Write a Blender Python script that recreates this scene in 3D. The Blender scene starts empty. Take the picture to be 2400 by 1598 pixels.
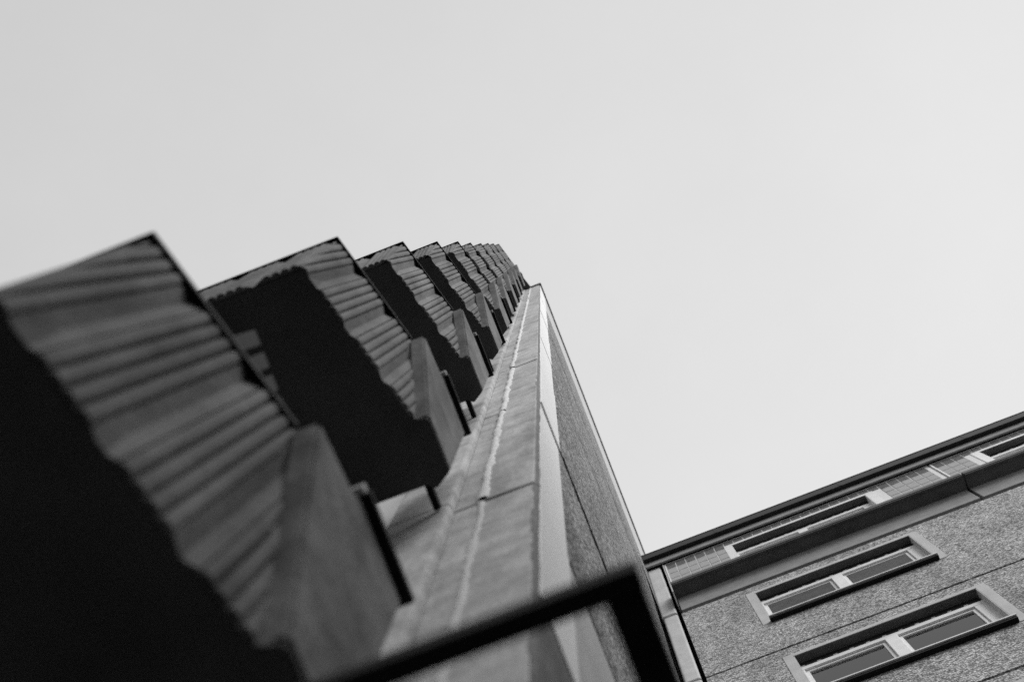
import bpy, bmesh, math, random
from mathutils import Matrix, Vector, noise

# ------------------------------------------------------------------ scene, camera, sky, sun
scene = bpy.context.scene
COL = scene.collection
random.seed(7)

S = 2.8                      # storey height
GROUND = -1.6                # the camera is held 1.6 m above the yard


def build_camera():
    cam = bpy.data.cameras.new('camera')
    cam.lens = 50.0
    cam.sensor_width = 36.0
    cam.clip_start = 0.05
    cam.clip_end = 2000.0
    ob = bpy.data.objects.new('camera', cam)
    COL.objects.link(ob)
    F, CX, CY = 3333.33, 1200.0, 799.0
    up = Vector((1266.0 - CX, 574.0 - CY, F)).normalized()      # where the verticals meet
    r = Vector((1950.0 - CX, 1130.0 - CY, F))
    n = r.cross(Vector((1.0, -0.378, 0.0)))
    X = n.cross(up).normalized()
    if X.x < 0:
        X = -X
    Y = up.cross(X)
    if Y.y < 0:
        Y = -Y
    right = Vector((X.x, Y.x, up.x))
    down = Vector((X.y, Y.y, up.y))
    fwd = Vector((X.z, Y.z, up.z))
    m = Matrix((right, -down, -fwd)).transposed().to_4x4()
    ob.matrix_world = m
    cam.dof.use_dof = True
    cam.dof.focus_distance = 12.5
    cam.dof.aperture_fstop = 2.2
    cam.dof.aperture_blades = 8
    scene.camera = ob


build_camera()


def build_world():
    w = bpy.data.worlds.new('World')
    scene.world = w
    w.use_nodes = True
    nt = w.node_tree
    nt.nodes.clear()
    out = nt.nodes.new('ShaderNodeOutputWorld')
    bg = nt.nodes.new('ShaderNodeBackground')
    sky = nt.nodes.new('ShaderNodeTexSky')
    sky.sky_type = 'NISHITA'
    sky.sun_disc = False
    sky.sun_elevation = SUN_EL
    sky.sun_rotation = SUN_ROT
    sky.air_density = 1.0
    sky.dust_density = 4.0
    bw = nt.nodes.new('ShaderNodeRGBToBW')
    nt.links.new(sky.outputs[0], bw.inputs[0])
    # closed cloud cover: a soft grey sheet, a little lighter towards the lower roofs
    tc = nt.nodes.new('ShaderNodeTexCoord')
    dot = nt.nodes.new('ShaderNodeVectorMath')
    dot.operation = 'DOT_PRODUCT'
    dot.inputs[1].default_value = (0.58, 0.74, 0.10)
    nt.links.new(tc.outputs['Generated'], dot.inputs[0])
    nz = nt.nodes.new('ShaderNodeTexNoise')
    nz.inputs['Scale'].default_value = 2.2
    nz.inputs['Detail'].default_value = 9.0
    nz.inputs['Roughness'].default_value = 0.62
    nt.links.new(tc.outputs['Generated'], nz.inputs['Vector'])
    mr = nt.nodes.new('ShaderNodeMapRange')
    mr.interpolation_type = 'SMOOTHSTEP'
    mr.inputs['From Min'].default_value = -0.62
    mr.inputs['From Max'].default_value = 0.62
    mr.inputs['To Min'].default_value = 0.47
    mr.inputs['To Max'].default_value = 0.75
    nt.links.new(dot.outputs['Value'], mr.inputs['Value'])
    ad = nt.nodes.new('ShaderNodeMath')
    ad.operation = 'MULTIPLY_ADD'
    ad.inputs[1].default_value = 0.13
    nt.links.new(nz.outputs['Fac'], ad.inputs[0])
    nt.links.new(mr.outputs[0], ad.inputs[2])
    m2 = nt.nodes.new('ShaderNodeMath')
    m2.operation = 'MULTIPLY_ADD'                 # a trace of the clear sky behind the cloud
    m2.inputs[1].default_value = 0.004
    nt.links.new(bw.outputs[0], m2.inputs[0])
    nt.links.new(ad.outputs[0], m2.inputs[2])
    nt.links.new(m2.outputs[0], bg.inputs['Color'])
    bg.inputs['Strength'].default_value = 0.535
    nt.links.new(bg.outputs[0], out.inputs[0])


SUN_DIR = Vector((0.57, -0.48, 0.67)).normalized()   # from the scene towards the sun
SUN_EL = math.asin(SUN_DIR.z)
SUN_ROT = math.atan2(SUN_DIR.x, SUN_DIR.y)
build_world()
sun = bpy.data.lights.new('sun', 'SUN')
sun.energy = 1.5
sun.angle = math.radians(40)
sun.color = (1.0, 1.0, 1.0)
sun_ob = bpy.data.objects.new('sun', sun)
sun_ob.rotation_euler = (-SUN_DIR).to_track_quat('-Z', 'Y').to_euler()
COL.objects.link(sun_ob)

scene.view_settings.view_transform = 'Standard'
scene.view_settings.look = 'None'
scene.view_settings.exposure = 0.92
scene.view_settings.gamma = 1.0
scene.view_settings.use_curve_mapping = False
scene.cycles.use_denoising = False

# ------------------------------------------------------------------ materials (a black-and-white place: greys only)
MATS = {}


def g(v):
    return (v, v, v, 1.0)


def material(name, lo, hi, scale=6.0, rough=0.85, bump=0.15, bump_scale=60.0, stretch=(1, 1, 1),
             detail=6.0, contrast=(0.3, 0.7), spec=0.3, fine=0.0, fine_scale=120.0, wear=0.0):
    m = bpy.data.materials.new(name)
    m.use_nodes = True
    nt = m.node_tree
    p = nt.nodes['Principled BSDF']
    p.inputs['Roughness'].default_value = rough
    p.inputs['Specular IOR Level'].default_value = spec
    tc = nt.nodes.new('ShaderNodeTexCoord')
    mp = nt.nodes.new('ShaderNodeMapping')
    mp.inputs['Scale'].default_value = stretch
    geo = nt.nodes.new('ShaderNodeNewGeometry')
    nt.links.new(geo.outputs['Position'], mp.inputs['Vector'])
    nz = nt.nodes.new('ShaderNodeTexNoise')
    nz.inputs['Scale'].default_value = scale
    nz.inputs['Detail'].default_value = detail
    nz.inputs['Roughness'].default_value = 0.62
    nt.links.new(mp.outputs[0], nz.inputs['Vector'])
    cr = nt.nodes.new('ShaderNodeValToRGB')
    cr.color_ramp.elements[0].position = contrast[0]
    cr.color_ramp.elements[1].position = contrast[1]
    cr.color_ramp.elements[0].color = g(lo)
    cr.color_ramp.elements[1].color = g(hi)
    nt.links.new(nz.outputs['Fac'], cr.inputs[0])
    col = cr.outputs[0]
    if fine > 0:
        n2 = nt.nodes.new('ShaderNodeTexNoise')
        n2.inputs['Scale'].default_value = fine_scale
        n2.inputs['Detail'].default_value = 3.0
        nt.links.new(geo.outputs['Position'], n2.inputs['Vector'])
        mr = nt.nodes.new('ShaderNodeMapRange')
        mr.inputs['From Min'].default_value = 0.3
        mr.inputs['From Max'].default_value = 0.7
        mr.inputs['To Min'].default_value = 1.0 - fine
        mr.inputs['To Max'].default_value = 1.0 + fine
        nt.links.new(n2.outputs['Fac'], mr.inputs['Value'])
        mx = nt.nodes.new('ShaderNodeMix')
        mx.data_type = 'RGBA'
        mx.blend_type = 'MULTIPLY'
        mx.inputs['Factor'].default_value = 1.0
        nt.links.new(col, mx.inputs['A'])
        nt.links.new(mr.outputs[0], mx.inputs['B'])
        col = mx.outputs['Result']
    if wear > 0:
        n3 = nt.nodes.new('ShaderNodeTexNoise')
        n3.inputs['Scale'].default_value = 1.7
        n3.inputs['Detail'].default_value = 8.0
        n3.inputs['Roughness'].default_value = 0.7
        mp3 = nt.nodes.new('ShaderNodeMapping')
        mp3.inputs['Scale'].default_value = (2.2, 2.2, 0.35)
        nt.links.new(geo.outputs['Position'], mp3.inputs['Vector'])
        nt.links.new(mp3.outputs[0], n3.inputs['Vector'])
        mr3 = nt.nodes.new('ShaderNodeMapRange')
        mr3.inputs['From Min'].default_value = 0.42
        mr3.inputs['From Max'].default_value = 0.72
        mr3.inputs['To Min'].default_value = 1.0
        mr3.inputs['To Max'].default_value = 1.0 - wear
        nt.links.new(n3.outputs['Fac'], mr3.inputs['Value'])
        mx3 = nt.nodes.new('ShaderNodeMix')
        mx3.data_type = 'RGBA'
        mx3.blend_type = 'MULTIPLY'
        mx3.inputs['Factor'].default_value = 1.0
        nt.links.new(col, mx3.inputs['A'])
        nt.links.new(mr3.outputs[0], mx3.inputs['B'])
        col = mx3.outputs['Result']
    nt.links.new(col, p.inputs['Base Color'])
    if bump > 0:
        n4 = nt.nodes.new('ShaderNodeTexNoise')
        n4.inputs['Scale'].default_value = bump_scale
        n4.inputs['Detail'].default_value = 4.0
        nt.links.new(mp.outputs[0], n4.inputs['Vector'])
        b = nt.nodes.new('ShaderNodeBump')
        b.inputs['Strength'].default_value = bump
        b.inputs['Distance'].default_value = 0.01
        nt.links.new(n4.outputs['Fac'], b.inputs['Height'])
        nt.links.new(b.outputs[0], p.inputs['Normal'])
    MATS[name] = m
    return m


def pebble_material(name, lo, hi, scale, depth, tint=1.0):
    """exposed-aggregate render: stones of different greys bedded in mortar"""
    m = bpy.data.materials.new(name)
    m.use_nodes = True
    nt = m.node_tree
    p = nt.nodes['Principled BSDF']
    p.inputs['Roughness'].default_value = 0.9
    p.inputs['Specular IOR Level'].default_value = 0.15
    geo = nt.nodes.new('ShaderNodeNewGeometry')
    vo = nt.nodes.new('ShaderNodeTexVoronoi')
    vo.inputs['Scale'].default_value = scale
    nt.links.new(geo.outputs['Position'], vo.inputs['Vector'])
    sep = nt.nodes.new('ShaderNodeSeparateColor')
    nt.links.new(vo.outputs['Color'], sep.inputs[0])
    mr = nt.nodes.new('ShaderNodeMapRange')
    mr.inputs['To Min'].default_value = lo
    mr.inputs['To Max'].default_value = hi
    nt.links.new(sep.outputs[0], mr.inputs['Value'])
    # mortar between the stones
    gap = nt.nodes.new('ShaderNodeMapRange')
    gap.inputs['From Min'].default_value = 0.45
    gap.inputs['From Max'].default_value = 0.75
    gap.inputs['To Min'].default_value = 1.0
    gap.inputs['To Max'].default_value = 0.45
    nt.links.new(vo.outputs['Distance'], gap.inputs['Value'])
    mul = nt.nodes.new('ShaderNodeMath')
    mul.operation = 'MULTIPLY'
    nt.links.new(mr.outputs[0], mul.inputs[0])
    nt.links.new(gap.outputs[0], mul.inputs[1])
    big = nt.nodes.new('ShaderNodeTexNoise')
    big.inputs['Scale'].default_value = 2.3
    big.inputs['Detail'].default_value = 7.0
    big.inputs['Roughness'].default_value = 0.7
    run = nt.nodes.new('ShaderNodeMapping')             # dirt runs downwards
    run.inputs['Scale'].default_value = (1.0, 1.0, 0.35)
    nt.links.new(geo.outputs['Position'], run.inputs['Vector'])
    nt.links.new(run.outputs[0], big.inputs['Vector'])
    bm_ = nt.nodes.new('ShaderNodeMapRange')
    bm_.inputs['From Min'].default_value = 0.3
    bm_.inputs['From Max'].default_value = 0.7
    bm_.inputs['To Min'].default_value = 0.62 * tint
    bm_.inputs['To Max'].default_value = 1.22 * tint
    nt.links.new(big.outputs['Fac'], bm_.inputs['Value'])
    mul2 = nt.nodes.new('ShaderNodeMath')
    mul2.operation = 'MULTIPLY'
    nt.links.new(mul.outputs[0], mul2.inputs[0])
    nt.links.new(bm_.outputs[0], mul2.inputs[1])
    nt.links.new(mul2.outputs[0], p.inputs['Base Color'])
    inv = nt.nodes.new('ShaderNodeMath')
    inv.operation = 'SUBTRACT'
    inv.inputs[0].default_value = 1.0
    nt.links.new(vo.outputs['Distance'], inv.inputs[1])
    b = nt.nodes.new('ShaderNodeBump')
    b.inputs['Strength'].default_value = 0.9
    b.inputs['Distance'].default_value = depth
    nt.links.new(inv.outputs[0], b.inputs['Height'])
    nt.links.new(b.outputs[0], p.inputs['Normal'])
    MATS[name] = m
    return m


material('facade_concrete', 0.34, 0.70, scale=5.0, bump=0.25, bump_scale=45, fine=0.16, fine_scale=80, wear=0.45)
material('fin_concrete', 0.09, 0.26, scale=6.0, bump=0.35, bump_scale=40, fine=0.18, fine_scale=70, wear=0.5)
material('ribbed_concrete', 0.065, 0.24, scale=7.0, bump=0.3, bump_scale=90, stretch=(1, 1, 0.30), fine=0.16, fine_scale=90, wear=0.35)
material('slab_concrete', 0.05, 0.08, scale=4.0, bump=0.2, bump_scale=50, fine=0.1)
material('white_panel', 0.80, 0.90, scale=14.0, bump=0.25, bump_scale=30, stretch=(1, 0.25, 3.0), fine=0.05, contrast=(0.25, 0.6))
material('attic_concrete', 0.48, 0.62, scale=5.0, bump=0.2, fine=0.08)
material('sealant', 0.62, 0.78, scale=20.0, bump=0.5, bump_scale=70, fine=0.08)
material('grey_sealant', 0.50, 0.64, scale=20.0, bump=0.5, bump_scale=70, fine=0.08)
material('corner_mastic', 0.10, 0.20, scale=14.0, bump=0.5, bump_scale=60, fine=0.2)
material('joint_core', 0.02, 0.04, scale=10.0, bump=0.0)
material('dark_steel', 0.008, 0.016, scale=12.0, rough=0.7, bump=0.1, spec=0.12)
material('zinc', 0.28, 0.38, scale=12.0, rough=0.5, bump=0.05, spec=0.5)
material('roof_metal', 0.014, 0.028, scale=5.0, rough=0.7, bump=0.1, spec=0.15)
material('back_wall', 0.50, 0.60, scale=6.0, bump=0.2, fine=0.06)
material('smooth_plaster', 0.44, 0.54, scale=5.0, bump=0.2, bump_scale=80, fine=0.12, wear=0.15)
material('column_concrete', 0.46, 0.58, scale=4.0, bump=0.2, fine=0.10, wear=0.2)
material('ledge_concrete', 0.07, 0.11, scale=4.0, bump=0.2, fine=0.1)
material('band_plaster', 0.20, 0.29, scale=6.0, bump=0.2, fine=0.15)
material('window_paint', 0.66, 0.78, scale=10.0, rough=0.5, bump=0.05)
material('sill_metal', 0.52, 0.66, scale=14.0, rough=0.45, bump=0.05, spec=0.5)
material('curtain', 0.22, 0.38, scale=9.0, stretch=(4, 1, 0.1), bump=0.0)
material('tile_glaze', 0.15, 0.23, scale=7.0, rough=0.07, bump=0.06, bump_scale=9, spec=0.5, contrast=(0.2, 0.8))
MATS['tile_glaze'].node_tree.nodes['Principled BSDF'].inputs['IOR'].default_value = 1.9
material('tile_grout', 0.62, 0.72, scale=20.0, bump=0.1)
material('ground_paving', 0.03, 0.05, scale=3.0, bump=0.3, bump_scale=30)
pebble_material('gable_pebble', 0.06, 0.62, 42.0, 0.014, 1.0)
pebble_material('wall_pebble', 0.16, 0.76, 46.0, 0.012, 0.95)


def glass_material():
    m = bpy.data.materials.new('window_glass')
    m.use_nodes = True
    nt = m.node_tree
    nt.nodes.clear()
    out = nt.nodes.new('ShaderNodeOutputMaterial')
    gl = nt.nodes.new('ShaderNodeBsdfGlossy')
    gl.inputs['Roughness'].default_value = 0.015
    gl.inputs['Color'].default_value = g(0.95)
    tr = nt.nodes.new('ShaderNodeBsdfTransparent')
    tr.inputs['Color'].default_value = g(0.75)
    fr = nt.nodes.new('ShaderNodeFresnel')
    fr.inputs['IOR'].default_value = 1.5
    mx = nt.nodes.new('ShaderNodeMixShader')
    nt.links.new(fr.outputs[0], mx.inputs[0])
    nt.links.new(tr.outputs[0], mx.inputs[1])
    nt.links.new(gl.outputs[0], mx.inputs[2])
    nt.links.new(mx.outputs[0], out.inputs[0])
    MATS['window_glass'] = m


glass_material()
material('blind_slat', 0.045, 0.08, scale=8.0, rough=0.6, bump=0.05, spec=0.2)
material('screen_board', 0.010, 0.018, scale=8.0, bump=0.1)
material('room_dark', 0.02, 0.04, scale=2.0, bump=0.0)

# ------------------------------------------------------------------ helpers


def link(ob, parent=None):
    COL.objects.link(ob)
    if parent is not None:
        ob.parent = parent
    return ob


def mesh_object(name, verts, faces, mat, parent=None, smooth=False):
    me = bpy.data.meshes.new(name)
    me.from_pydata([tuple(v) for v in verts], [], faces)
    me.validate()
    bm = bmesh.new()
    bm.from_mesh(me)
    bmesh.ops.recalc_face_normals(bm, faces=bm.faces)
    bm.to_mesh(me)
    bm.free()
    me.materials.append(MATS[mat])
    if smooth:
        for poly in me.polygons:
            poly.use_smooth = True
    return link(bpy.data.objects.new(name, me), parent)


def from_bm(name, bm, mat, parent=None):
    bmesh.ops.recalc_face_normals(bm, faces=bm.faces)
    me = bpy.data.meshes.new(name)
    bm.to_mesh(me)
    bm.free()
    me.materials.append(MATS[mat])
    return link(bpy.data.objects.new(name, me), parent)


def bm_box(bm, x0, x1, y0, y1, z0, z1, bevel=0.0, jitter=0.0):
    pts = [(x, y, z) for x in (x0, x1) for y in (y0, y1) for z in (z0, z1)]
    vs = [bm.verts.new((a + random.uniform(-jitter, jitter), b + random.uniform(-jitter, jitter),
                        c + random.uniform(-jitter, jitter))) for a, b, c in pts]
    fs = []
    for f in ((0, 1, 3, 2), (4, 6, 7, 5), (0, 4, 5, 1), (2, 3, 7, 6), (0, 2, 6, 4), (1, 5, 7, 3)):
        fs.append(bm.faces.new([vs[i] for i in f]))
    if bevel > 0:
        es = list({e for f in fs for e in f.edges})
        bmesh.ops.bevel(bm, geom=es, offset=bevel, segments=2, profile=0.6, affect='EDGES')
    return vs


def box(name, x0, x1, y0, y1, z0, z1, mat, parent=None, bevel=0.0, jitter=0.0):
    bm = bmesh.new()
    bm_box(bm, x0, x1, y0, y1, z0, z1, bevel, jitter)
    return from_bm(name, bm, mat, parent)


def prism(name, poly, z0, z1, mat, parent=None, bevel=0.0):
    """plan polygon (x, y) pulled up from z0 to z1"""
    n = len(poly)
    bm = bmesh.new()
    lo = [bm.verts.new((x, y, z0)) for x, y in poly]
    hi = [bm.verts.new((x, y, z1)) for x, y in poly]
    bm.faces.new(lo)
    bm.faces.new(hi[::-1])
    for i in range(n):
        bm.faces.new((lo[i], lo[(i + 1) % n], hi[(i + 1) % n], hi[i]))
    if bevel > 0:
        bmesh.ops.bevel(bm, geom=list(bm.edges), offset=bevel, segments=2, affect='EDGES')
    return from_bm(name, bm, mat, parent)


def side_prism(name, poly, x0, x1, mat, parent=None, bevel=0.0):
    """elevation polygon (y, z) given thickness from x0 to x1"""
    n = len(poly)
    bm = bmesh.new()
    a = [bm.verts.new((x0, y, z)) for y, z in poly]
    b = [bm.verts.new((x1, y, z)) for y, z in poly]
    bm.faces.new(a)
    bm.faces.new(b[::-1])
    for i in range(n):
        bm.faces.new((a[i], a[(i + 1) % n], b[(i + 1) % n], b[i]))
    if bevel > 0:
        bmesh.ops.bevel(bm, geom=list(bm.edges), offset=bevel, segments=2, affect='EDGES')
    return from_bm(name, bm, mat, parent)


def thing(name, label, cat, loc=(0, 0, 0), group=None):
    o = bpy.data.objects.new(name, None)
    o.location = loc
    o['label'] = label
    o['category'] = cat
    if group:
        o['group'] = group
    return link(o)


# ------------------------------------------------------------------ the yard
gm = bmesh.new()
R_ = 300.0
gv = [gm.verts.new(p) for p in ((-R_, -R_, GROUND), (R_, -R_, GROUND), (R_, R_, GROUND), (-R_, R_, GROUND))]
gm.faces.new(gv)
ground = from_bm('ground', gm, 'ground_paving')
ground['kind'] = 'structure'

# ------------------------------------------------------------------ the tall block
XG = -0.32          # plane of the end wall
YF = 0.80           # plane of the front wall
ROOF = 30.8
JZ = [5.15 - 2 * S + k * S for k in range(0, 11)]     # panel joints: -0.45 ... 27.55

tower = thing('tower_block', 'tall concrete apartment block with a stack of ribbed balconies beside its corner', 'building', (-6, 6, GROUND))
TW = Matrix.Translation((6, -6, -GROUND))


def tpart(o):
    """parts are modelled in world space; hang them on the block without moving them"""
    o.parent = tower
    o.matrix_parent_inverse = tower.matrix_basis.inverted()
    return o


tpart(box('wall_core', -11.9, XG - 0.030, YF + 0.035, 14.0, GROUND, ROOF - 0.25, 'joint_core'))


def wavy_strip(name, p0, p1, z0, z1, out, mat, step=0.05, amp=0.004, thick=0.006, taper=0.0):
    """an uneven bead of mastic from z0 to z1 between plan points p0 and p1, standing proud along out"""
    n = max(4, int((z1 - z0) / step))
    vs, fs = [], []
    d = Vector((p1[0] - p0[0], p1[1] - p0[1])).normalized()
    for i in range(n + 1):
        z = z0 + (z1 - z0) * i / n
        a = noise.noise(Vector((z * 3.1, p0[0] * 9, 1.3))) * amp * 1.6 + random.uniform(-amp, amp) * 0.7
        b = noise.noise(Vector((z * 3.7, p0[0] * 7, 5.1))) * amp * 1.6 + random.uniform(-amp, amp) * 0.7
        t = thick * (1.0 + 0.35 * noise.noise(Vector((z * 6.0, 2.0, 0.4))))
        ax, ay = p0[0] + d.x * a, p0[1] + d.y * a
        bx, by = p1[0] + d.x * b, p1[1] + d.y * b
        mx_, my_ = (ax + bx) / 2, (ay + by) / 2
        vs += [(ax, ay, z), (ax * .8 + bx * .2 + out[0] * t, ay * .8 + by * .2 + out[1] * t, z),
               (mx_ + out[0] * t * 1.15, my_ + out[1] * t * 1.15, z),
               (ax * .2 + bx * .8 + out[0] * t, ay * .2 + by * .8 + out[1] * t, z), (bx, by, z)]
    for i in range(n):
        for k in range(4):
            a = i * 5 + k
            fs.append((a, a + 1, a + 6, a + 5))
    return mesh_object(name, vs, fs, mat, None, smooth=True)


XS = -0.535         # the mastic line in the front wall
zs = [GROUND] + JZ + [ROOF - 0.12]
PROUD = [0.0, 0.002, 0.004, 0.000, 0.011, 0.005, 0.009, 0.003, 0.008, 0.004, 0.006, 0.003, 0.0]   # how far each storey's panels stand out
for i in range(len(zs) - 1):
    z0, z1 = zs[i], zs[i + 1]
    if z1 - z0 < 0.2:
        continue
    gap = 0.011
    po = PROUD[i]
    pf = PROUD[(i * 5 + 3) % 12] * 0.6
    # front wall, right of the mastic line and left of it
    tpart(box('facade_panel', XS + 0.004, XG - 0.012, YF - pf, YF + 0.034, z0 + gap, z1 - gap, 'facade_concrete', None, 0.006, 0.0012))
    tpart(box('facade_panel', -0.645, XS - 0.004, YF - 0.003, YF + 0.034, z0 + gap + 0.004, z1 - gap - 0.004, 'facade_concrete', None, 0.005, 0.0012))
    tpart(box('pilaster_panel', -0.90, -0.647, YF - 0.040, YF + 0.034, z0 + 0.004, z1 - 0.004, 'facade_concrete', None, 0.014, 0.001))
    # mastic in the vertical joint and round the corner
    if z0 > 4.5:
        tpart(wavy_strip('joint_sealant', (XS - 0.019, YF - 0.003), (XS + 0.017, YF - pf * 0.7), z0 + 0.03, z1 - 0.02, (0, -1), 'sealant', amp=0.010, thick=0.010, step=0.035))
    else:
        tpart(wavy_strip('joint_sealant', (XS - 0.017, YF - 0.003), (XS + 0.015, YF), z0 + 0.01, z1 - 0.01, (0, -1), 'grey_sealant', amp=0.007, thick=0.006))
    tpart(wavy_strip('corner_sealant', (XG - 0.017, YF), (XG + 0.000, YF + 0.024), z0 + 0.004, z1 - 0.004, (0.75, -0.66), 'corner_mastic', amp=0.0035, thick=0.004))
    # the end wall: a white edge strip, then exposed aggregate, plain at the top
    wm, pm = 'white_panel', 'gable_pebble'
    if z0 < 3.0:
        tpart(box('plinth_panel', XG - 0.029, XG + 0.001, YF + 0.022, 1.112, z0 + gap, min(z1 - gap, 3.53), 'fin_concrete', None, 0.005, 0.001))
        for (y0, y1) in ((1.118, 6.38), (6.40, 13.9)):
            tpart(box('plinth_panel', XG - 0.029, XG + 0.001, y0, y1, z0 + gap, z1 - gap, 'smooth_plaster', None, 0.005, 0.001))
        if z1 < 4.0:
            continue_side = False
        else:
            continue_side = True
            z0 = 3.55 - gap
    else:
        continue_side = True
    if not continue_side:
        continue
    tpart(box('edge_panel', XG - 0.029, XG + po, YF + 0.022, 1.112, z0 + gap, z1 - gap, wm, None, 0.004, 0.001))
    if z1 < 5.3:
        continue
    if z0 < 24.0:
        for (y0, y1) in ((1.118, 6.38), (6.40, 13.9)):
            tpart(box('gable_panel', XG - 0.029, XG + 0.003 + po, y0, y1, z0 + gap, z1 - gap, pm, None, 0.005, 0.002))
    else:
        for (y0, y1) in ((1.118, 6.38), (6.40, 13.9)):
            tpart(box('upper_gable_panel', XG - 0.029, XG + 0.002 + po, y0, y1, z0 + gap, z1 - gap, 'attic_concrete', None, 0.005, 0.001))
tpart(box('balcony_back_wall', -3.6, -0.902, YF, YF + 0.034, GROUND, ROOF - 0.3, 'back_wall'))
# roof edge: dark flashing over a pale drip board
tpart(box('roof_cap', -11.9, XG + 0.034, YF - 0.040, 14.0, ROOF - 0.045, ROOF, 'dark_steel', None, 0.006))
tpart(box('drip_board', -11.9, XG + 0.014, YF - 0.022, 13.98, ROOF - 0.085, ROOF - 0.047, 'sill_metal', None, 0.004))
tpart(box('fascia_board', -11.9, XG + 0.016, YF - 0.014, 13.97, ROOF - 0.13, ROOF - 0.087, 'dark_steel', None, 0.004))

# ------------------------------------------------------------------ balconies
B0 = Vector((-0.80, -0.23, 2.132))
EX = Vector((0.262, 0.965, 0.0)).normalized()
NX = Vector((0.965, -0.262, 0.0)).normalized()
PH = 0.90           # height of the ribbed sheet
LEAN = Vector((0.045, -0.005, PH))


def rib(u):
    """profile of the moulded concrete sheet: four slim ribs with sharp slots between, then a wide V groove"""
    M = 0.207
    q = (u - 0.040) % M                      # groove first, then the ribs
    if q < 0.068:
        t = q / 0.068
        return 0.003 - 0.016 * (t / 0.52 if t < 0.52 else (1.0 - t) / 0.48)
    t = ((q - 0.068) / (M - 0.068) * 4.0) % 1.0
    e = abs(2.0 * t - 1.0)
    h = 0.0085 * (1.0 - 0.70 * e * e)
    if e > 0.74:
        h -= 0.0095 * (e - 0.74) / 0.26
    return h


def sheet(name, corner, along, out, lean, u0b, u0t, u1b, u1t, step, mat, rows=8, shift=0.0):
    ub = min(u0b, u0t)
    ue = max(u1b, u1t)
    n = int((ue - ub) / step)
    vs, fs = [], []
    th = 0.036
    for side in (0, 1):
        for r in range(rows + 1):
            v = r / rows
            a, b = u0b + (u0t - u0b) * v, u1b + (u1t - u1b) * v
            for i in range(n + 1):
                u = min(max(ub + (ue - ub) * i / n, a), b)
                fade = min(1.0, max(0.0, (u - a) / 0.02)) * min(1.0, max(0.0, (b - u) / 0.008))
                h = rib(u + shift) * fade if side == 0 else -th
                p = corner + along * u + lean * v + out * h
                vs.append(p)
    w = n + 1
    N = w * (rows + 1)
    for r in range(rows):
        for i in range(n):
            a = r * w + i
            fs.append((a, a + 1, a + w + 1, a + w))
            fs.append((N + a, N + a + w, N + a + w + 1, N + a + 1))
    for i in range(n):
        fs.append((i, N + i, N + i + 1, i + 1))
        t = rows * w + i
        fs.append((t, t + 1, N + t + 1, N + t))
    for r in range(rows):
        a, b = r * w, (r + 1) * w
        fs.append((a, b, N + b, N + a))
        a, b = r * w + n, (r + 1) * w + n
        fs.append((a, N + a, N + b, b))
    me = bpy.data.meshes.new(name)
    me.from_pydata([tuple(v) for v in vs], [], fs)
    me.validate()
    bm = bmesh.new()
    bm.from_mesh(me)
    bmesh.ops.remove_doubles(bm, verts=bm.verts, dist=0.00002)
    bmesh.ops.recalc_face_normals(bm, faces=bm.faces)
    bm.to_mesh(me)
    bm.free()
    me.materials.append(MATS[mat])
    return link(bpy.data.objects.new(name, me))


def strip_along(name, path, w, h, mat):
    """a rail of width w and height h along a level path of points"""
    bm = bmesh.new()
    n = len(path)
    rows = []
    for i, p in enumerate(path):
        d0 = (path[i] - path[i - 1]) if i > 0 else (path[1] - path[0])
        d1 = (path[i + 1] - path[i]) if i < n - 1 else d0
        d0 = Vector((d0.x, d0.y, 0)).normalized()
        d1 = Vector((d1.x, d1.y, 0)).normalized()
        t = (d0 + d1).normalized()
        nn = Vector((t.y, -t.x, 0))
        k = 1.0 / max(0.4, nn.dot(Vector((d0.y, -d0.x, 0))))
        rows.append([bm.verts.new(p + nn * (s * w / 2 * k) + Vector((0, 0, z))) for s, z in ((-1, 0), (1, 0), (1, h), (-1, h))])
    for i in range(n - 1):
        for k in range(4):
            bm.faces.new((rows[i][k], rows[i][(k + 1) % 4], rows[i + 1][(k + 1) % 4], rows[i + 1][k]))
    bm.faces.new(rows[0])
    bm.faces.new(rows[-1][::-1])
    return from_bm(name, bm, mat)


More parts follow.
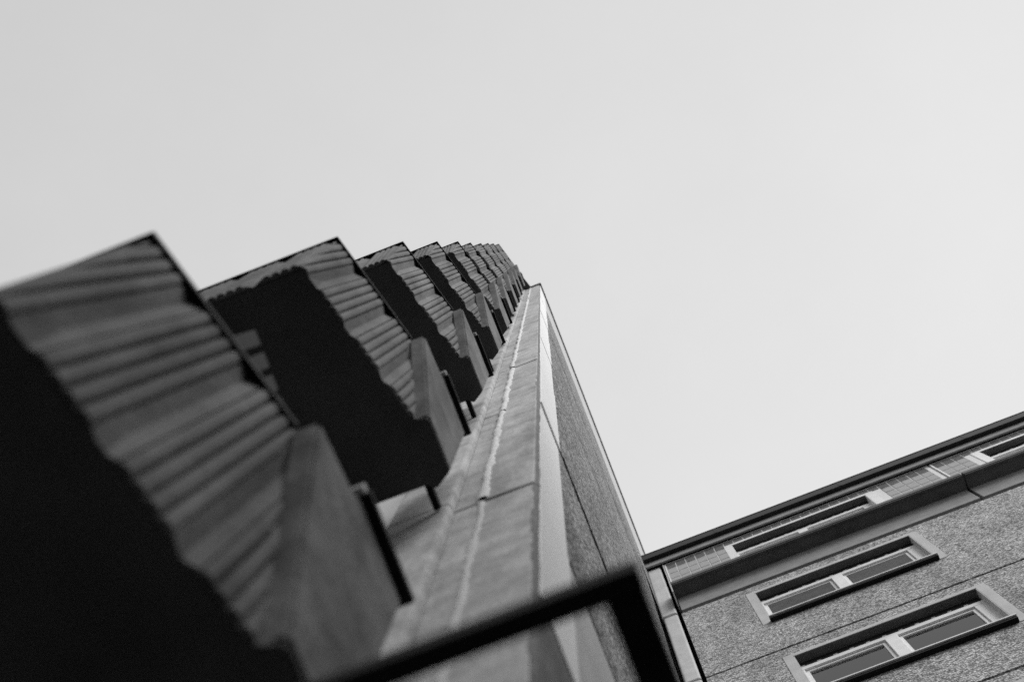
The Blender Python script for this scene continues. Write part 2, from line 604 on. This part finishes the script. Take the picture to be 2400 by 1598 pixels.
def make_balcony():
    root = bpy.data.objects.new('balcony', None)
    link(root)
    root.location = (0, 0, 0)
    parts = []
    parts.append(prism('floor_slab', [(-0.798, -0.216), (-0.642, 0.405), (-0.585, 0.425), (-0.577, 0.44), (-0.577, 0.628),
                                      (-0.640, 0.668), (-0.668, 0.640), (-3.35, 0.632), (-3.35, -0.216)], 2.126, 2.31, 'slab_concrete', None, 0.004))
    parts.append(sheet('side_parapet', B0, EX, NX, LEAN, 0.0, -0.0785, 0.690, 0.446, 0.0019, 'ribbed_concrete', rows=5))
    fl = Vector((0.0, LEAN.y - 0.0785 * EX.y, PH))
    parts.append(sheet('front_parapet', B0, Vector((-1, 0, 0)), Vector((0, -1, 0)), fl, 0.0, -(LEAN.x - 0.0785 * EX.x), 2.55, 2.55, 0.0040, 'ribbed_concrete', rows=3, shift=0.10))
    # fin beside the house wall, its front edge raking outwards
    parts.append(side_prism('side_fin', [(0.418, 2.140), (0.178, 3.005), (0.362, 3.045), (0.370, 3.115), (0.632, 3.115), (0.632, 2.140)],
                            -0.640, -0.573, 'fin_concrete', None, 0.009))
    top = B0 + LEAN
    c = top + EX * -0.0785
    e = top + EX * 0.425
    f = Vector((-3.35, c.y, c.z))
    off = 0.001
    parts.append(strip_along('cap_rail', [f + Vector((0, -off, 0.002)), c + Vector((off, -off, 0.002)), e + Vector((off, 0, 0.002))], 0.030, 0.022, 'dark_steel'))
    parts.append(box('grab_rail', -0.612, -0.549, 0.372, 0.640, 3.122, 3.150, 'dark_steel', None, 0.004))
    parts.append(box('rail_bracket', -0.600, -0.556, 0.352, 0.3705, 3.100, 3.145, 'zinc', None, 0.002))
    parts.append(box('wall_bracket', -0.694, -0.668, 0.60, YF - 0.042, 2.24, 2.30, 'dark_steel', None, 0.004))
    for p in parts:
        p.parent = root
    return root


def copy_balcony(src, z):
    r = src.copy()
    COL.objects.link(r)
    r.location = (random.uniform(-0.004, 0.004), random.uniform(-0.004, 0.004), z + random.uniform(-0.006, 0.006))
    r.rotation_euler = (random.uniform(-0.003, 0.003), random.uniform(-0.002, 0.002), random.uniform(-0.004, 0.004))
    for ch in src.children:
        c = ch.copy()
        COL.objects.link(c)
        c.parent = r
    return r


bal = make_balcony()
balconies = [bal]
for k in range(1, 10):
    balconies.append(copy_balcony(bal, k * S))
bm = bmesh.new()
for q in range(6):
    y = -0.067 + q * 0.066
    bm_box(bm, -0.870, -0.812, y, y + 0.044, 2.312, 3.88 - 0.004 * q, 0.003)
for z in (2.70, 3.45):
    bm_box(bm, -0.890, -0.872, -0.067, 0.31, z, z + 0.05, 0.002)
screen = from_bm('privacy_screen', bm, 'screen_board')
screen.parent = balconies[0]
for b in balconies:
    tpart(b)
# shelter slab over the topmost balcony
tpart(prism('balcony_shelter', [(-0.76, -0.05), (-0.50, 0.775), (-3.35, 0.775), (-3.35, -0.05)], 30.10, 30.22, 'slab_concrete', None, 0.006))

# ------------------------------------------------------------------ the lower block
YR = 5.166
EAVE = 21.25
low = thing('lower_block', 'lower pebble-dashed apartment block with a tiled top storey and double windows', 'building', (6, 10, GROUND))


def lpart(o):
    o.parent = low
    o.matrix_parent_inverse = low.matrix_basis.inverted()
    return o


W0, W1 = 0.957, 3.060          # first window column
WIN_COLS = [(0.957, 3.060), (4.88, 6.98)]


def wall_cut(name, x0, x1, z0, z1, holes, y0, y1, mat):
    """a wall panel with window openings: a ring of boxes in one mesh"""
    xs = sorted({x0, x1} | {h[0] for h in holes} | {h[1] for h in holes})
    bm = bmesh.new()
    zz = sorted({z0, z1} | {h[2] for h in holes} | {h[3] for h in holes})
    vmap = {}

    def vert(x, y, z):
        k = (round(x, 5), round(y, 5), round(z, 5))
        if k not in vmap:
            vmap[k] = bm.verts.new((x, y, z))
        return vmap[k]

    def solid(i, j):
        if i < 0 or j < 0 or i >= len(xs) - 1 or j >= len(zz) - 1:
            return False
        cx, cz = (xs[i] + xs[i + 1]) / 2, (zz[j] + zz[j + 1]) / 2
        return not any(h[0] < cx < h[1] and h[2] < cz < h[3] for h in holes)
    for i in range(len(xs) - 1):
        for j in range(len(zz) - 1):
            if not solid(i, j):
                continue
            a, b, c, d = xs[i], xs[i + 1], zz[j], zz[j + 1]
            bm.faces.new((vert(a, y0, c), vert(b, y0, c), vert(b, y0, d), vert(a, y0, d)))
            bm.faces.new((vert(a, y1, c), vert(a, y1, d), vert(b, y1, d), vert(b, y1, c)))
            if not solid(i - 1, j):
                bm.faces.new((vert(a, y0, c), vert(a, y0, d), vert(a, y1, d), vert(a, y1, c)))
            if not solid(i + 1, j):
                bm.faces.new((vert(b, y0, c), vert(b, y1, c), vert(b, y1, d), vert(b, y0, d)))
            if not solid(i, j - 1):
                bm.faces.new((vert(a, y0, c), vert(a, y1, c), vert(b, y1, c), vert(b, y0, c)))
            if not solid(i, j + 1):
                bm.faces.new((vert(a, y0, d), vert(b, y0, d), vert(b, y1, d), vert(a, y1, d)))
    return from_bm(name, bm, mat)


# what stands behind the panels: floors and dark rooms, open at the windows
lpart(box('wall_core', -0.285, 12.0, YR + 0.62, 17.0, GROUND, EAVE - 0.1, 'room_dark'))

HEAD = [18.08 - k * S for k in range(0, 3)]            # window heads under the ledge
JR = [18.44 - k * S for k in range(0, 9)]              # panel joints
BAYS = [(-0.012, 8.40)]
for k in range(len(JR)):
    z1 = JR[k]
    z0 = JR[k + 1] if k + 1 < len(JR) else GROUND
    if z1 < GROUND + 0.3:
        break
    z0 = max(z0, GROUND)
    for bi, (bx0, bx1) in enumerate(BAYS):
        holes = []
        if k < 3:
            for w0, w1 in WIN_COLS[:2 if k == 0 else 1]:
                holes.append((w0, w1, HEAD[k] - 1.335, HEAD[k]))
        lpart(wall_cut('wall_panel', bx0, bx1, z0 + 0.028, z1 - 0.028, holes, YR, YR + 0.12, 'wall_pebble'))
lpart(box('joint_backing', -0.02, 0.90, YR + 0.10, YR + 0.60, GROUND, EAVE - 0.1, 'joint_core'))
lpart(box('joint_backing', 3.10, 4.80, YR + 0.122, YR + 0.60, GROUND, EAVE - 0.1, 'joint_core'))
lpart(box('joint_backing', 7.02, 12.0, YR + 0.122, YR + 0.60, GROUND, EAVE - 0.1, 'joint_core'))
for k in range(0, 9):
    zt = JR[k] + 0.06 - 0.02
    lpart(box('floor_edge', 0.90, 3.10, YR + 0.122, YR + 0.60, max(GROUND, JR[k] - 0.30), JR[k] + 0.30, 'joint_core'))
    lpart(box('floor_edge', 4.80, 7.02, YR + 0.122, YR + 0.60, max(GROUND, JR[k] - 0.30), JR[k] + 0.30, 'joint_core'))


def make_window(name, w, h, surround, col_shift=0.0, curtain=False):
    """x from 0 to w, top at z 0, wall face at y 0; returns an Empty with its pieces"""
    root = bpy.data.objects.new(name, None)
    link(root)
    P = []
    d = 0.105                                   # depth of the reveal
    sx = 0.112
    mat = surround
    # surround of smooth plaster, a hair proud of the wall
    P.append(box('surround_jamb', -sx, -0.001, -0.006, 0.03, -h - 0.05, 0.085, mat, None, 0.002))
    P.append(box('surround_jamb', w + 0.001, w + sx, -0.006, 0.03, -h - 0.05, 0.085, mat, None, 0.002))
    P.append(box('surround_head', -0.001, w + 0.001, -0.0065, 0.03, 0.001, 0.083, mat, None, 0.002))
    # smooth reveal
    P.append(box('reveal_lining', 0.001, w - 0.001, -0.004, d + 0.01, -0.012, 0.0005, 'ledge_concrete', None, 0.001))
    for a, b in ((-0.0005, 0.010), (w - 0.010, w + 0.0005)):
        P.append(box('reveal_lining', a, b, -0.004, d + 0.01, -h + 0.013, -0.013, mat, None, 0.001))
    # blind box under the lintel with its slotted rail
    P.append(box('blind_box', 0.003, w - 0.003, d - 0.012, d + 0.10, -0.16, -0.014, 'dark_steel', None, 0.003))
    n = 11
    for i in range(n):
        x0 = 0.03 + i * (w - 0.06) / n
        P.append(box('vent_slat', x0, x0 + (w - 0.06) / n * 0.24, d - 0.018, d - 0.0125, -0.155, -0.125, 'zinc'))
    # outer frame
    f = 0.045
    y0, y1 = d - 0.02, d + 0.05
    P.append(box('frame_head', 0.002, w - 0.002, y0, y1, -0.255, -0.163, 'window_paint', None, 0.005))
    P.append(box('frame_foot', 0.002, w - 0.002, y0, y1, -h + 0.002, -h + 0.07, 'window_paint', None, 0.005))
    P.append(box('frame_jamb', 0.002, f, y0 + 0.002, y1, -h + 0.071, -0.256, 'window_paint', None, 0.004))
    P.append(box('frame_jamb', w - f - 0.09, w - 0.002, y0 + 0.002, y1, -h + 0.071, -0.256, 'window_paint', None, 0.004))
    m0, m1 = w * 0.455, w * 0.522
    P.append(box('mullion', m0, m1, y0 - 0.006, y1, -h + 0.071, -0.256, 'window_paint', None, 0.005))
    for a, b in ((f, m0), (m1, w - f - 0.09)):
        s = 0.04
        ys0, ys1 = d + 0.005, d + 0.045
        z0, z1 = -h + 0.075, -0.26
        bm = bmesh.new()
        bm_box(bm, a + 0.003, a + s, ys0, ys1, z0, z1, 0.003)
        bm_box(bm, b - s, b - 0.003, ys0, ys1, z0, z1, 0.003)
        bm_box(bm, a + s + 0.001, b - s - 0.001, ys0, ys1, z1 - s, z1, 0.003)
        bm_box(bm, a + s + 0.001, b - s - 0.001, ys0, ys1, z0, z0 + s, 0.003)
        P.append(from_bm('sash', bm, 'window_paint'))
        P.append(box('pane', a + s - 0.004, b - s + 0.004, d + 0.022, d + 0.027, z0 + s - 0.004, z1 - s + 0.004, 'window_glass'))
        if curtain:
            vs, fs = [], []
            nn = 40
            for i in range(nn + 1):
                x = a + (b - a) * i / nn
                y = d + 0.16 + 0.018 * math.sin(i * 1.9) + 0.01 * math.sin(i * 0.7)
                vs += [(x, y, z0 - 0.02), (x, y, z1 + 0.02)]
            for i in range(nn):
                fs.append((2 * i, 2 * i + 2, 2 * i + 3, 2 * i + 1))
            P.append(mesh_object('curtain', vs, fs, 'curtain'))
    # sill with a pale front lip and a dark drip underneath
    P.append(box('sill', -0.012, w + 0.012, -0.078, d - 0.021, -h + 0.018 - 0.034, -h + 0.012, 'sill_metal', None, 0.003))
    P.append(box('sill_support', -0.008, w + 0.008, -0.060, -0.0075, -h - 0.062, -h - 0.018, 'dark_steel', None, 0.003))
    for p in P:
        p.parent = root
    return root


def copy_window(src):
    r = src.copy()
    COL.objects.link(r)
    for ch in src.children:
        c = ch.copy()
        COL.objects.link(c)
        c.parent = r
    return r


H_ = 1.335
win = make_window('window', W1 - W0, H_, 'smooth_plaster')
win.location = (W0, YR, HEAD[0])
lpart(win)


def slatted_blind(x0, x1, z0, z1, y, parent):
    bm = bmesh.new()
    z = z0
    while z < z1 - 0.02:
        bm_box(bm, x0, x1, y, y + 0.012, z, z + 0.042, 0.004)
        z += 0.046
    b = from_bm('slatted_blind', bm, 'blind_slat')
    b.parent = parent
    return b

for (x, z) in ((W0, HEAD[1]), (W0, HEAD[2]), (WIN_COLS[1][0], HEAD[0])):
    w2 = copy_window(win)
    w2.location = (x, YR, z)
    lpart(w2)
_w = W1 - W0
slatted_blind(0.087, _w * 0.455 - 0.041, -H_ + 0.12, -0.302, 0.107, win)
slatted_blind(_w * 0.522 + 0.041, _w - 0.177, -H_ + 0.12, -0.302, 0.107, win)

# the ledge below the top storey, cast in lengths, and the band under it
for (x0, x1) in ((-0.004, 4.19), (4.215, 8.40)):
    lpart(side_prism('ledge', [(4.945, 19.165), (4.945, 19.285), (5.00, 19.31), (YR + 0.10, 19.33), (YR + 0.10, 19.165)], x0, x1, 'ledge_concrete', None, 0.006))
    lpart(side_prism('ledge_drip', [(4.955, 19.135), (4.955, 19.164), (4.985, 19.164), (4.985, 19.135)], x0 + 0.01, x1 - 0.01, 'slab_concrete'))
    lpart(box('band_panel', x0 + 0.01, x1 - 0.012, YR - 0.002, YR + 0.10, 18.56, 19.163, 'band_plaster', None, 0.006))
lpart(box('ledge_cheek', -0.024, -0.006, 4.950, YR + 0.1, 18.80, 19.36, 'column_concrete', None, 0.004))
lpart(box('tile_cheek', -0.022, -0.006, YR - 0.03, YR + 0.1, 19.365, EAVE - 0.10, 'column_concrete', None, 0.004))

# tiled top storey with its windows
TWIN = [(1.035, 3.138), (4.90, 7.00)]
TZ0, TZ1 = 19.335, 21.155
THEAD = 20.83
backing = lpart(wall_cut('tile_backing', 0.0, 4.195, TZ0, TZ1, [(TWIN[0][0], TWIN[0][1], THEAD - H_, THEAD)], YR - 0.004, YR + 0.12, 'tile_grout'))
lpart(wall_cut('tile_backing', 4.215, 8.40, TZ0, TZ1, [(TWIN[1][0], TWIN[1][1], THEAD - H_, THEAD)], YR - 0.004, YR + 0.12, 'tile_grout'))
TWD, THT, GAP = 0.1525, 0.30, 0.015
tile_cache = {}


def tile_mesh(w, h, k):
    key = (round(w, 3), round(h, 3), k)
    if key not in tile_cache:
        bm = bmesh.new()
        t1, t2 = random.uniform(-0.0011, 0.0011), random.uniform(-0.0011, 0.0011)
        vs = bm_box(bm, 0, w, -0.0065, 0, 0, h)
        for v in bm.verts:
            if v.co.y < -0.003:
                v.co.y += t1 * (v.co.x / w - 0.5) + t2 * (v.co.z / h - 0.5)
        bmesh.ops.bevel(bm, geom=list(bm.edges), offset=0.0022, segments=1, affect='EDGES')
        bmesh.ops.recalc_face_normals(bm, faces=bm.faces)
        me = bpy.data.meshes.new('tile')
        bm.to_mesh(me)
        bm.free()
        me.materials.append(MATS['tile_glaze'])
        tile_cache[key] = me
    return tile_cache[key]


for bi, (bx0, bx1) in enumerate(((0.03, 4.17), (4.24, 6.2))):
    wx0, wx1 = TWIN[bi][0] - 0.10, TWIN[bi][1] + 0.10
    wz1 = THEAD + 0.075
    n = int((bx1 - bx0) / TWD)
    for r in range(0, 7):
        zt = TZ1 - 0.012 - r * THT
        zb = zt - THT + GAP
        if zb < TZ0 + 0.25:
            break
        for i in range(n):
            x0 = bx0 + i * TWD
            x1 = x0 + TWD - GAP
            z0_, z1_ = zb, zt
            if x1 > wx0 and x0 < wx1:
                if z1_ <= wz1:
                    continue
                if z0_ < wz1:
                    z0_ = wz1 + GAP
                if z1_ - z0_ < 0.04:
                    continue
            o = bpy.data.objects.new('tile', tile_mesh(x1 - x0, z1_ - z0_, random.randrange(5)))
            o.location = (x0, YR - 0.0045, z0_)
            link(o)
            lpart(o)
for (x0, x1) in ((0.004, 4.19), (4.22, 8.40)):
    lpart(box('tile_trim', x0, x1, YR - 0.016, YR - 0.005, TZ1 - 0.010, TZ1 + 0.012, 'window_paint'))
    lpart(box('tile_trim', x0, x0 + 0.022, YR - 0.017, YR - 0.005, TZ0, TZ1 - 0.011, 'window_paint'))
for bi in (0, 1):
    tw = make_window('window', TWIN[bi][1] - TWIN[bi][0], H_, 'window_paint') if bi == 0 else copy_window(tw)
    tw.location = (TWIN[bi][0], YR - 0.008, THEAD)
    lpart(tw)

# eaves: dark fascia, a pale moulding, a shadow gap
lpart(box('fascia', -0.278, 12.0, 5.02, 5.088, 21.37, 21.64, 'roof_metal', None, 0.006))
lpart(box('eave_moulding', -0.274, 12.0, 5.090, 5.120, 21.15, 21.45, 'band_plaster', None, 0.008))
lpart(box('eave_soffit', -0.270, 12.0, 5.122, YR + 0.12, 21.20, 21.46, 'roof_metal'))
lpart(box('roof_deck', -0.272, 12.0, 5.04, 17.0, 21.645, 21.69, 'roof_metal'))
lpart(box('roof_drip', -0.279, 12.0, 5.012, 5.038, 21.642, 21.665, 'roof_metal'))
# lengths of fascia sheet lap over one another
for k in range(6):
    lpart(box('lap_strip', 0.9 + k * 2.0, 0.94 + k * 2.0, 5.0165, 5.0195, 21.372, 21.638, 'roof_metal'))

# smooth panels stacked in the inner corner between the two blocks
cz = [EAVE - 0.09] + [18.50 - k * S for k in range(0, 8)]
for i in range(len(cz) - 1):
    z1, z0 = cz[i] - (0.02 if i else 0.0), cz[i + 1] + 0.02
    if z1 < GROUND:
        break
    x0 = -0.274 if i == 0 else -0.262
    bm = bmesh.new()
    bm_box(bm, x0, -0.064, YR - 0.012 if i == 0 else YR + 0.0, YR + 0.08, max(z0, GROUND), z1)
    bmesh.ops.bevel(bm, geom=[e for e in bm.edges], offset=0.028, segments=4, profile=0.5, affect='EDGES')
    lpart(from_bm('corner_panel', bm, 'column_concrete'))

# added out of view: a plain block that keeps light off the low balconies
lpart(box('added_shade_block', 7.6, 19.0, -20.0, 4.9, GROUND, 12.8, 'smooth_plaster', None, 0.02))

# ------------------------------------------------------------------ steel frame near the lens
fr = thing('steel_frame', 'out-of-focus black steel frame jutting past the block corner in the foreground', 'frame', (-0.06, 0.43, 1.75))


def fpart(o):
    o.parent = fr
    o.matrix_parent_inverse = fr.matrix_basis.inverted()
    return o


fpart(box('front_bar', -2.20, -0.0305, 0.4145, 0.4475, 1.745, 1.79, 'dark_steel', None, 0.003))
fpart(box('side_bar', -0.086, -0.0315, 0.449, 1.02, 1.745, 1.79, 'dark_steel', None, 0.003))
fpart(box('wall_arm', XG + 0.002, -0.088, 0.97, 1.018, 1.745, 1.79, 'dark_steel', None, 0.003))
for x in (-1.00, -2.18):
    fpart(box('wall_arm', x, x + 0.045, 0.449, YF - 0.05 if x > -0.9 else YF - 0.002, 1.745, 1.79, 'dark_steel', None, 0.003))
